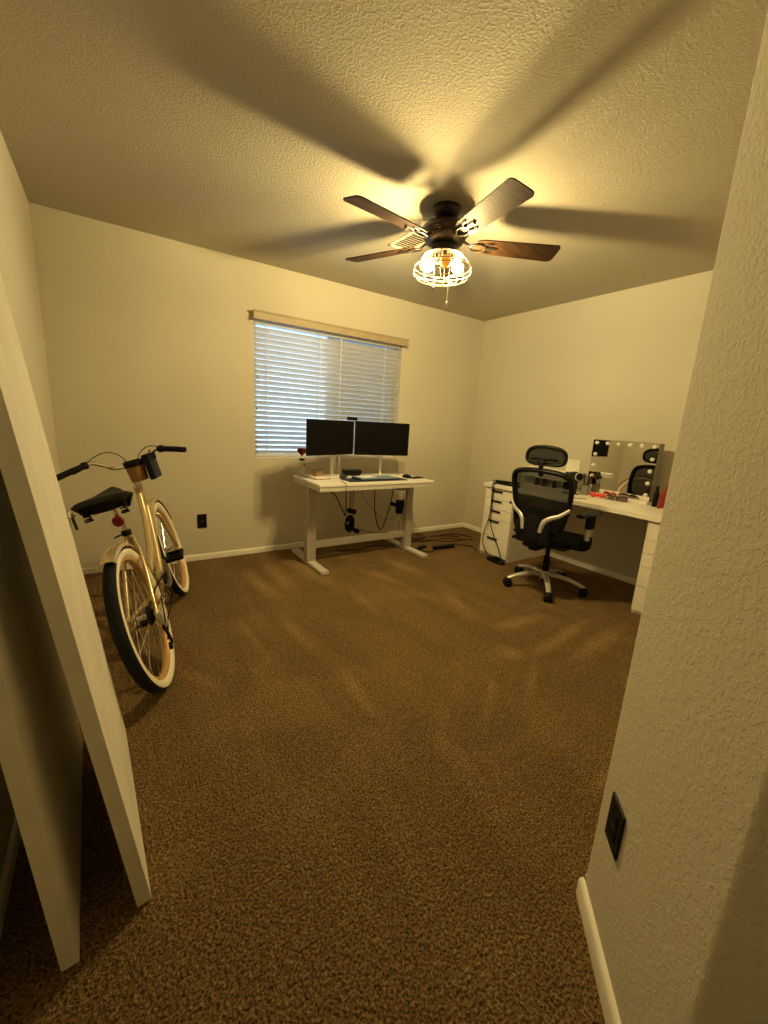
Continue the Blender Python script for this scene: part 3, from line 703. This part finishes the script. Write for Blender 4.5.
obj('bottle_body', G().lathe([(0, 0), (.017, 0), (.019, .01), (.019, .10), (.010, .118), (0, .118)], 18), M['black'], bt)
obj('bottle_cap', G().lathe([(0, .117), (.011, .117), (.011, .155), (.009, .16), (0, .16)], 16), M['blackm'], bt)

# ------------------------------------------------------------------ office chair (local +X forward)
ch = thing('office_chair', 'black mesh office chair with headrest and silver base before vanity', 'chair', (2.868, 1.864, 0), radians(8))
def cp_(name, g, m, par=ch): return obj(name, g, m, par)
for i in range(5):
    a = radians(-8 + 6 + 72 * i); A = RZ(a)
    l = cp_('base_leg', G().tube([(.03, 0, .115), (.12, 0, .118), (.23, 0, .098), (.306, 0, .070)], [.026, .024, .02, .017], 10, Mx=A, flat=(.75, 1)), M['silver'])
    g = G()
    for s in (-1, 1): g.lathe([(0, -.011), (.029, -.011), (.032, -.005), (.032, .005), (.029, .011), (0, .011)], 18, A @ T(.300, s * .018, .0325) @ RX(pi / 2))
    g.lathe([(0, .03), (.012, .03), (.012, .066), (0, .066)], 12, A @ T(.312, 0, 0))
    g.tube([(.276, 0, .044), (.300, 0, .068), (.327, 0, .046)], .013, 8, Mx=A, flat=(1, 1.9))
    obj('caster', g, M['black'], l)
cp_('base_hub', G().lathe([(0, .085), (.036, .085), (.04, .10), (.04, .135), (.032, .145), (0, .145)], 24), M['silver'])
cp_('gas_column', G().lathe([(0, .06), (.026, .06), (.026, .26), (.017, .262), (.017, .385), (0, .385)], 20), M['black'])
cp_('seat_mechanism', G().box((-.12, -.08, .37), (.13, .08, .415), bev=.012).tube([(.03, -.07, .39), (.03, -.18, .385), (.02, -.24, .38)], .007, 8).box((-.27, -.035, .36), (-.10, .035, .40), bev=.01), M['black'])
# seat cushion: rounded, waterfall front
rows = []
for i in range(13):
    u = -1 + 2 * i / 12; row = []
    for j in range(13):
        v_ = -1 + 2 * j / 12
        s_ = (abs(u) ** 3.5 + abs(v_) ** 3.5)
        k_ = 1 / max(1, s_ ** (1 / 3.5)) if s_ > 1 else 1
        x = .025 + .255 * u * k_; y = .262 * v_ * k_ * (1 - .06 * u)
        e = max(abs(u), abs(v_))
        zz = .472 - .045 * max(0, u) ** 3 - .035 * e ** 8 + .012 * v_ * v_
        row.append((x, y, zz))
    rows.append(row)
cp_('seat_cushion', G().grid(rows, thick=.07), M['fabric'], ).modifiers.new('sub', 'SUBSURF').levels = 1
cp_('seat_pan', G().box((-.21, -.22, .395), (.22, .22, .42), bev=.012), M['black'])
# backrest: curved surface param; x depends on z (lumbar) and y (wrap)
def bx_(y, zq):
    t = (zq - .50) / .45
    return -.235 - .055 * (t - .35) ** 2 + .028 * sin(pi * min(max(t, 0), 1)) * .6 + .20 * y * y - .03 * t
half = lambda zq: .205 + .055 * min(1, max(0, (zq - .50) / .30)) 
outline = [(q * .88 + .004, w_) for q, w_ in [(-.17, .50), (-.205, .56), (-.228, .66), (-.248, .78), (-.254, .88), (-.235, .935), (-.17, .957), (-.08, .966), (0, .968), (.08, .966), (.17, .957), (.235, .935), (.254, .88), (.248, .78), (.228, .66), (.205, .56), (.17, .50), (.08, .475), (0, .47), (-.08, .475)]]
cp_('back_frame', G().tube([(bx_(y, zq), y, zq) for y, zq in outline], .021, 10, closed=True, smooth=4, flat=(.9, 1.1)), M['black'])
rows = []
for i in range(15):
    zq = .485 + (.955 - .485) * i / 14
    hw = .17 + (.205 - .17) * min(1, (zq - .485) / .075)
    for (a_, b_) in zip([o for o in outline if o[0] > 0 and o[1] >= .5][::-1], [o for o in outline if o[0] > 0 and o[1] >= .5][::-1][1:]):
        if a_[1] <= zq <= b_[1]: hw = a_[0] + (b_[0] - a_[0]) * (zq - a_[1]) / max(1e-6, b_[1] - a_[1])
    rows.append([(bx_(hw * q, zq) + .004, hw * q, zq) for q in [-1 + 2 * j / 14 for j in range(15)]])
cp_('back_mesh', G().grid(rows, thick=.003), M['mesh'])
g = G(); g.tube([(-.30, 0, .40), (-.315, 0, .47), (-.31, 0, .56), (-.305, 0, .64)], [.05, .055, .05, .04], 12, flat=(.45, 1.3))
g.box((-.322, -.13, .42), (-.272, .13, .60), bev=.022, seg=3)
cp_('back_spine', g, M['black'])
cp_('lumbar_pad', G().grid([[(bx_(y, zq) + .014, y, zq) for y in [-.16 + .32 * j / 8 for j in range(9)]] for zq in (.53, .57, .61, .65, .68)], thick=.02), M['fabric'])
for s in (-1, 1):
    cp_('back_strut', G().tube([(-.33, s * .07, .525), (-.325, s * .085, .60), (-.31, s * .12, .635), (-.285, s * .18, .665), (-.255, s * .232, .715)], [.011, .014, .013, .011, .008], 10, flat=(1.25, .6)), M['silver'])
# headrest
g = G()
hw, hh, zc = .148, .062, 1.066
g.tube([(-.265 + .55 * (hw * sgn * abs(cc) ** .6) ** 2, hw * sgn * abs(cc) ** .6, zc + hh * sg2 * abs(ss) ** .7 + .01 * (1 - abs(cc)))
        for t_ in range(24) for cc, ss in [(cos(2 * pi * t_ / 24), sin(2 * pi * t_ / 24))] for sgn, sg2 in [(1 if cc >= 0 else -1, 1 if ss >= 0 else -1)]], .013, 8, closed=True, smooth=3)
hr = cp_('headrest', g, M['black'])
obj('headrest_mesh', G().grid([[(-.262 + .55 * y * y, y, zc + q * hh * (1 - .25 * (abs(y) / hw) ** 4)) for y in [-.138 + .276 * j / 12 for j in range(13)]] for q in (-1, -.5, 0, .5, 1)], thick=.004), M['hmesh'], hr)
obj('headrest_bracket', G().tube([(-.29, 0, .93), (-.305, 0, .98), (-.30, 0, 1.03), (-.275, 0, 1.06)], .014, 10, flat=(.7, 1.3)).tube([(-.268, -.10, 1.05), (-.29, -.04, 1.055), (-.295, 0, 1.055), (-.29, .04, 1.055), (-.268, .10, 1.05)], .011, 8), M['black'], hr)
for s in (-1, 1):
    a = cp_('armrest', G().tube([(-.16, s * .27, .667), (-.07, s * .285, .672), (.08, s * .285, .672), (.14, s * .275, .666)], [.03, .034, .034, .028], 12, flat=(.42, 1.15)), M['black'])
    obj('arm_post', G().box((-.035, s * .285 - .016, .47), (.03, s * .285 + .016, .58), bev=.008), M['silver'], a)
    obj('arm_sleeve', G().box((-.045, s * .285 - .022, .56), (.04, s * .285 + .022, .66), bev=.008).tube([(0, s * .13, .405), (0, s * .24, .405), (0, s * .284, .43), (0, s * .285, .50)], .024, 10, flat=(1.3, .7)), M['black'], a)

# ------------------------------------------------------------------ bicycle (local X right, Y forward, Z up), leaning on the left wall
ph_, th_ = .2072, .2714
f = Vector((sin(ph_), cos(ph_), 0)); r0 = Vector((cos(ph_), -sin(ph_), 0)); kz = Vector((0, 0, 1))
up = kz * cos(th_) - r0 * sin(th_); rt = r0 * cos(th_) + kz * sin(th_)
mx = Matrix(((rt.x, f.x, up.x, .148), (rt.y, f.y, up.y, 1.952), (rt.z, f.z, up.z, .006), (0, 0, 0, 1)))
bk = thing('bicycle', 'champagne cruiser bicycle with cream sidewalls leaning on the left wall', 'bicycle', mx=mx)
def bp_(name, g, m, par=bk): return obj(name, g, m, par)
RW = .335
def wheel(cy, front):
    C = T(0, cy, RW) @ RY(pi / 2)      # lathe axis -> local X
    w = bp_('wheel', G().lathe([(.272, -.014), (.284, -.016), (.286, -.012), (.276, -.006), (.276, .006), (.286, .012), (.284, .016), (.272, .014), (.266, .006), (.266, -.006)], 56, C, closed=True), M['rim'])
    tc = .307
    sec = [(tc + .027 * cos(radians(a)), .027 * sin(radians(a))) for a in range(-180, 180, 24)]
    obj('tyre', G().lathe(sec, 64, C, closed=True), M['rubber'], w)
    g = G()
    for s in (-1, 1):
        p = [(tc + .0278 * cos(radians(a)), s * .0278 * sin(radians(a))) for a in range(64, 176, 14)]
        q = [(tc + .026 * cos(radians(a)), s * .026 * sin(radians(a))) for a in range(175, 63, -14)]
        g.lathe(p + q, 64, C, closed=True)
    obj('sidewall', g, M['cream'], w)
    g = G(); n = 28
    for i in range(n):
        a = 2 * pi * i / n; s = 1 if i % 2 else -1; b_ = a + (1 if (i // 2) % 2 else -1) * .9
        p0 = Vector((s * .027, cy + .021 * cos(b_), RW + .021 * sin(b_))); p1 = Vector((s * .003, cy + .268 * cos(a), RW + .268 * sin(a)))
        g.tube([p0, p1], .0011, 5)
    obj('spokes', g, M['chrome'], w)
    obj('hub', G().lathe([(0, -.05), (.006, -.05), (.006, -.034), (.024, -.031), (.024, -.024), (.013, -.02), (.013, .02), (.024, .024), (.024, .031), (.006, .034), (.006, .05), (0, .05)], 20, C), M['metal'], w)
    return w
wheel(0, False); wheel(1.033, True)
HB, HT = Vector((0, .875, .655)), Vector((0, .832, .800))     # head tube
BB = Vector((0, .44, .290)); ST = Vector((0, .285, .665))
g = G()
g.tube([HB - Vector((0, -.002, .01)), HT + Vector((0, -.002, .01))], .021, 14)
g.tube([HB + Vector((0, -.01, .025)), (0, .76, .53), (0, .60, .36), (0, .50, .30), BB], .022, 14)          # sweeping down tube
g.tube([HT + Vector((0, -.01, -.035)), (0, .74, .64), (0, .58, .50), (0, .44, .43), (0, .385, .42)], .018, 12)   # low top tube
g.tube([BB, (0, .362, .478), ST], .0175, 12)
g.lathe([(0, -.036), (.024, -.036), (.024, .036), (0, .036)], 18, T(*BB) @ RY(pi / 2))
for s in (-1, 1):
    g.tube([(s * .018, .415, .288), (s * .045, .25, .30), (s * .058, .0, RW)], .010, 10)
    g.tube([(s * .014, .29, .645), (s * .04, .20, .545), (s * .058, .0, RW)], .0085, 10)
    g.box((s * .058 - .003, -.03, RW - .022), (s * .058 + .003, .03, RW + .022), bev=.002)
bp_('frame', g, M['gold'])
g = G(); g.tube([HB + Vector((0, .005, -.015)), HB + Vector((0, .012, -.04))], .02, 12)
for s in (-1, 1): g.tube([(s * .012, .885, .618), (s * .046, .90, .59), (s * .052, .955, .46), (s * .054, 1.033, RW)], [.014, .014, .012, .009], 10)
bp_('fork', g, M['gold'])
def fender(name, cy, a0, a1, R=.352):
    rows = []
    for i in range(31):
        a = radians(a0 + (a1 - a0) * i / 30)
        rows.append([(x, cy + (R - d_) * cos(a), RW + (R - d_) * sin(a)) for x, d_ in ((-.032, .020), (-.026, .006), (-.012, .0), (0, -.001), (.012, .0), (.026, .006), (.032, .020))])
    return bp_(name, G().grid(rows, thick=.0015), M['gold'])
fender('rear_fender', 0, 50, 112); fender('front_fender', 1.033, 22, 150)
sp = bp_('seat_post', G().tube([ST, (0, .228, .815)], .0135, 12), M['chrome'])
obj('seat_clamp', G().lathe([(.0145, -.012), (.022, -.012), (.022, .012), (.0145, .012)], 16, T(0, .279, .672), closed=True).tube([(-.012, .27, .672), (-.05, .25, .668)], .004, 8), M['black'], sp)
obj('rear_reflector', G().lathe([(0, -.006), (.024, -.006), (.026, 0), (.022, .008), (0, .01)], 20, T(0, .225, .745) @ RX(pi / 2)), M['reflector'], sp)
# saddle: wide rear, short nose
rows = []
for i in range(15):
    u = i / 14; y = .075 + .27 * u
    hwid = (.120 * (1 - max(0, (u - .30) / .70) ** .9 * .74)) * (1 - .22 * (max(0, .14 - u) / .14) ** 2) * (1 - .5 * max(0, u - .9) / .1)
    row = []
    for j in range(13):
        q = -1 + 2 * j / 12
        row.append((hwid * q, y + .012 * abs(q) * (1 if u < .5 else 0),   .890 + .004 * u - .018 * abs(q) ** 5 - .022 * (max(0, .14 - u) / .14) ** 2 - .008 * sin(pi * u)))
    rows.append(row)
sd = bp_('saddle', G().grid(rows, thick=.064), M['seat'])
g = G()
for s in (-1, 1):
    g.tube([(s * .02, .31, .835), (s * .022, .24, .815), (s * .05, .15, .815), (s * .075, .11, .835)], .0042, 8)
obj('saddle_rail', g, M['chrome'], sd)
for s in (-1, 1):
    g = G(); g.tube([(s * .072 + .014 * cos(i * .9), .115 + .014 * sin(i * .9), .80 + .0016 * i) for i in range(28)], .003, 6, smooth=0)
    g.lathe([(0, .795), (.018, .795), (.018, .80), (0, .80)], 14, T(s * .072, .115, 0))
    obj('saddle_spring', g, M['black'], sd)
# stem and handlebar
bp_('stem', G().tube([HT, (0, .818, .86), (0, .812, .905)], .0125, 12).tube([(0, .812, .895), (0, .83, .925), (0, .858, .935)], .015, 12).lathe([(0, -.025), (.02, -.025), (.02, .025), (0, .025)], 16, T(0, .86, .937) @ RY(pi / 2)), M['chrome'])
bar = [(0, .862, .937), (.05, .866, .936), (.095, .862, .946), (.135, .848, .978), (.175, .825, .998), (.22, .79, .990), (.325, .71, .966)]
hb = bp_('handlebar', G().tube([(-x, y, z_) for x, y, z_ in bar[:0:-1]] + bar, .0112, 12), M['chrome'])
for s in (-1, 1):
    obj('grip', G().tube([(s * .212, .796, .992), (s * .27, .752, .980), (s * .332, .704, .9645)], [.0165, .017, .0165], 12), M['black'], hb)
    obj('shifter', G().lathe([(.012, -.012), (.021, -.012), (.021, .012), (.012, .012)], 14, T(s * .200, .806, .995) @ RZ(s * radians(-38)) @ RY(pi / 2), closed=True).tube([(s * .195, .818, .990), (s * .225, .83, .976), (s * .27, .805, .962)], .004, 8), M['black'], hb)
bp_('brake_cable', G().tube([(-.205, .812, 1.0), (-.13, .86, 1.035), (-.07, .89, 1.03), (-.02, .91, .97), (0, .90, .86), (0, .895, .72)], .0026, 6), M['black'])
bp_('brake_cable', G().tube([(.205, .812, 1.003), (.13, .875, 1.022), (.06, .91, .985), (.02, .915, .90), (.01, .88, .74)], .0026, 6), M['black'])
# drivetrain
ca = radians(100); cr_ = .165; bbv = Vector((0, .44, .29))
dirv = Vector((0, cos(radians(100)), sin(radians(100))))
ck = bp_('chainring', G().lathe([(.062, -.002), (.074, -.0015), (.074, .0015), (.062, .002)], 40, T(.045, BB.y, BB.z) @ RY(pi / 2), closed=True).box((-.003, -.006, -.064), (.003, .006, .064), Mx=T(.045, BB.y, BB.z)).box((-.003, -.064, -.006), (.003, .064, .006), Mx=T(.045, BB.y, BB.z)), M['black'])
for s in (1, -1):
    e = BB + dirv * cr_ * s; x = s * .062
    c_ = bp_('crank_arm', G().tube([(s * .04, BB.y, BB.z), (x, BB.y + dirv.y * s * .03, BB.z + dirv.z * s * .03), (s * .078, e.y, e.z)], [.015, .012, .0125], 10, flat=(1, .7)), M['silver'])
    g = G()
    for dy in (-.036, .036): g.box((-.044, dy - .008, -.012), (.044, dy + .008, .012), bev=.005, Mx=T(s * .135, e.y, e.z) @ RX(radians(12)))
    g.box((-.044, -.042, -.010), (-.030, .042, .010), bev=.004, Mx=T(s * .135, e.y, e.z) @ RX(radians(12))); g.box((.030, -.042, -.010), (.044, .042, .010), bev=.004, Mx=T(s * .135, e.y, e.z) @ RX(radians(12)))
    g.tube([(s * .078, e.y, e.z), (s * .178, e.y, e.z)], .008, 10)
    obj('pedal', g, M['black'], c_)
bp_('chain_guard', G().box((.052, .36, .335), (.058, .56, .375), bev=.002), M['black'])
bp_('chain', G().tube([(.045, BB.y, BB.z + .073), (.045, .2, RW + .052), (.045, 0, RW + .045)], .004, 6, smooth=0).tube([(.045, BB.y, BB.z - .073), (.055, .15, .235), (.062, -.01, .20)], .004, 6, smooth=0), M['blackm'])
bp_('cassette', G().lathe([(.012, .028), (.045, .028), (.045, .031), (.036, .035), (.036, .038), (.026, .042), (.026, .046), (.012, .048)], 30, T(0, 0, RW) @ RY(pi / 2)), M['blackm'])
dl = bp_('derailleur', G().box((.056, -.02, RW - .055), (.078, .015, RW + .005), bev=.006).tube([(.074, 0, RW - .01), (.080, -.005, RW - .045), (.070, .0, RW - .07)], .011, 10), M['silver'])
obj('derailleur_cage', G().box((-.005, -.012, -.105), (.005, .014, .012), bev=.004, Mx=T(.066, 0, RW - .07) @ RX(radians(12))).lathe([(0, -.005), (.02, -.005), (.02, .005), (0, .005)], 16, T(.066, 0, RW - .075) @ RY(pi / 2)).lathe([(0, -.005), (.018, -.005), (.018, .005), (0, .005)], 16, T(.066, -.02, RW - .165) @ RY(pi / 2)), M['black'], dl)
bp_('shift_cable', G().tube([(.03, .40, .30), (.075, .18, .33), (.095, .03, .40), (.10, -.04, .36), (.082, -.02, .29)], .0028, 6), M['black'])
# things hung on the handlebar
hbm = mx @ T(.040, .79, .905) @ Matrix.Scale(1.28, 4)
cu = thing('cup_holder', 'tan leather cup holder with black rim on the bicycle handlebar', 'cup holder', mx=hbm @ RX(radians(4)))
obj('holder_body', G().lathe([(0, -.045), (.036, -.045), (.040, .03), (.037, .03), (.033, -.04), (0, -.04)], 24), M['leather'], cu)
obj('holder_rim', G().lathe([(.036, .024), (.0425, .024), (.0425, .046), (.036, .046)], 24, closed=True), M['black'], cu)
obj('holder_strap', G().tube([(-.03, .025, .03), (-.045, .055, .035), (-.045, .07, .03)], .009, 8, flat=(1.3, .4)), M['black'], cu)
pu = thing('phone_pouch', 'black upright pouch beside the cup holder on bicycle handlebar', 'pouch', mx=mx @ T(.124, .80, .905) @ RZ(radians(-10)) @ Matrix.Scale(1.25, 4))
obj('pouch_body', G().box((-.014, -.05, -.055), (.014, .05, .06), bev=.008), M['black'], pu)
obj('pouch_flap', G().box((-.017, -.052, .03), (.017, .052, .065), bev=.007), M['blackm'], pu)
obj('pouch_strap', G().tube([(0, .04, .04), (-.01, .06, .06), (-.01, .065, .075)], .009, 8, flat=(1.2, .4)), M['blackm'], pu)

# ------------------------------------------------------------------ light, camera
wd = bpy.data.worlds.new('dusk_sky'); SC.world = wd; wd.use_nodes = True
bg = wd.node_tree.nodes['Background']; bg.inputs['Color'].default_value = (.54, .76, 1.0, 1); bg.inputs['Strength'].default_value = 2.4

F, yaw, pit, rol, hc = 407.375, radians(33.9956), radians(12.4677), radians(3.32576), 1.24814
fw = Vector((sin(yaw) * cos(pit), cos(yaw) * cos(pit), -sin(pit))); a0 = Vector((cos(yaw), -sin(yaw), 0)); u0 = a0.cross(fw)
ri = a0 * cos(rol) + u0 * sin(rol); uu = -a0 * sin(rol) + u0 * cos(rol)
cam = bpy.data.cameras.new('camera'); co = bpy.data.objects.new('camera', cam); COL.objects.link(co)
cam.sensor_fit = 'AUTO'; cam.sensor_width = 36; cam.lens = F / 1024 * 36; cam.clip_start = .02
co.matrix_world = Matrix(((ri.x, uu.x, -fw.x, 0), (ri.y, uu.y, -fw.y, 0), (ri.z, uu.z, -fw.z, hc), (0, 0, 0, 1)))
SC.camera = co
SC.view_settings.view_transform = 'Standard'; SC.view_settings.look = 'None'; SC.view_settings.gamma = 1
SC.view_settings.use_curve_mapping = False; SC.view_settings.exposure = 0.
try:
    SC.cycles.max_bounces = 10; SC.cycles.diffuse_bounces = 6; SC.cycles.transparent_max_bounces = 24; SC.cycles.sample_clamp_indirect = 6
except Exception: pass
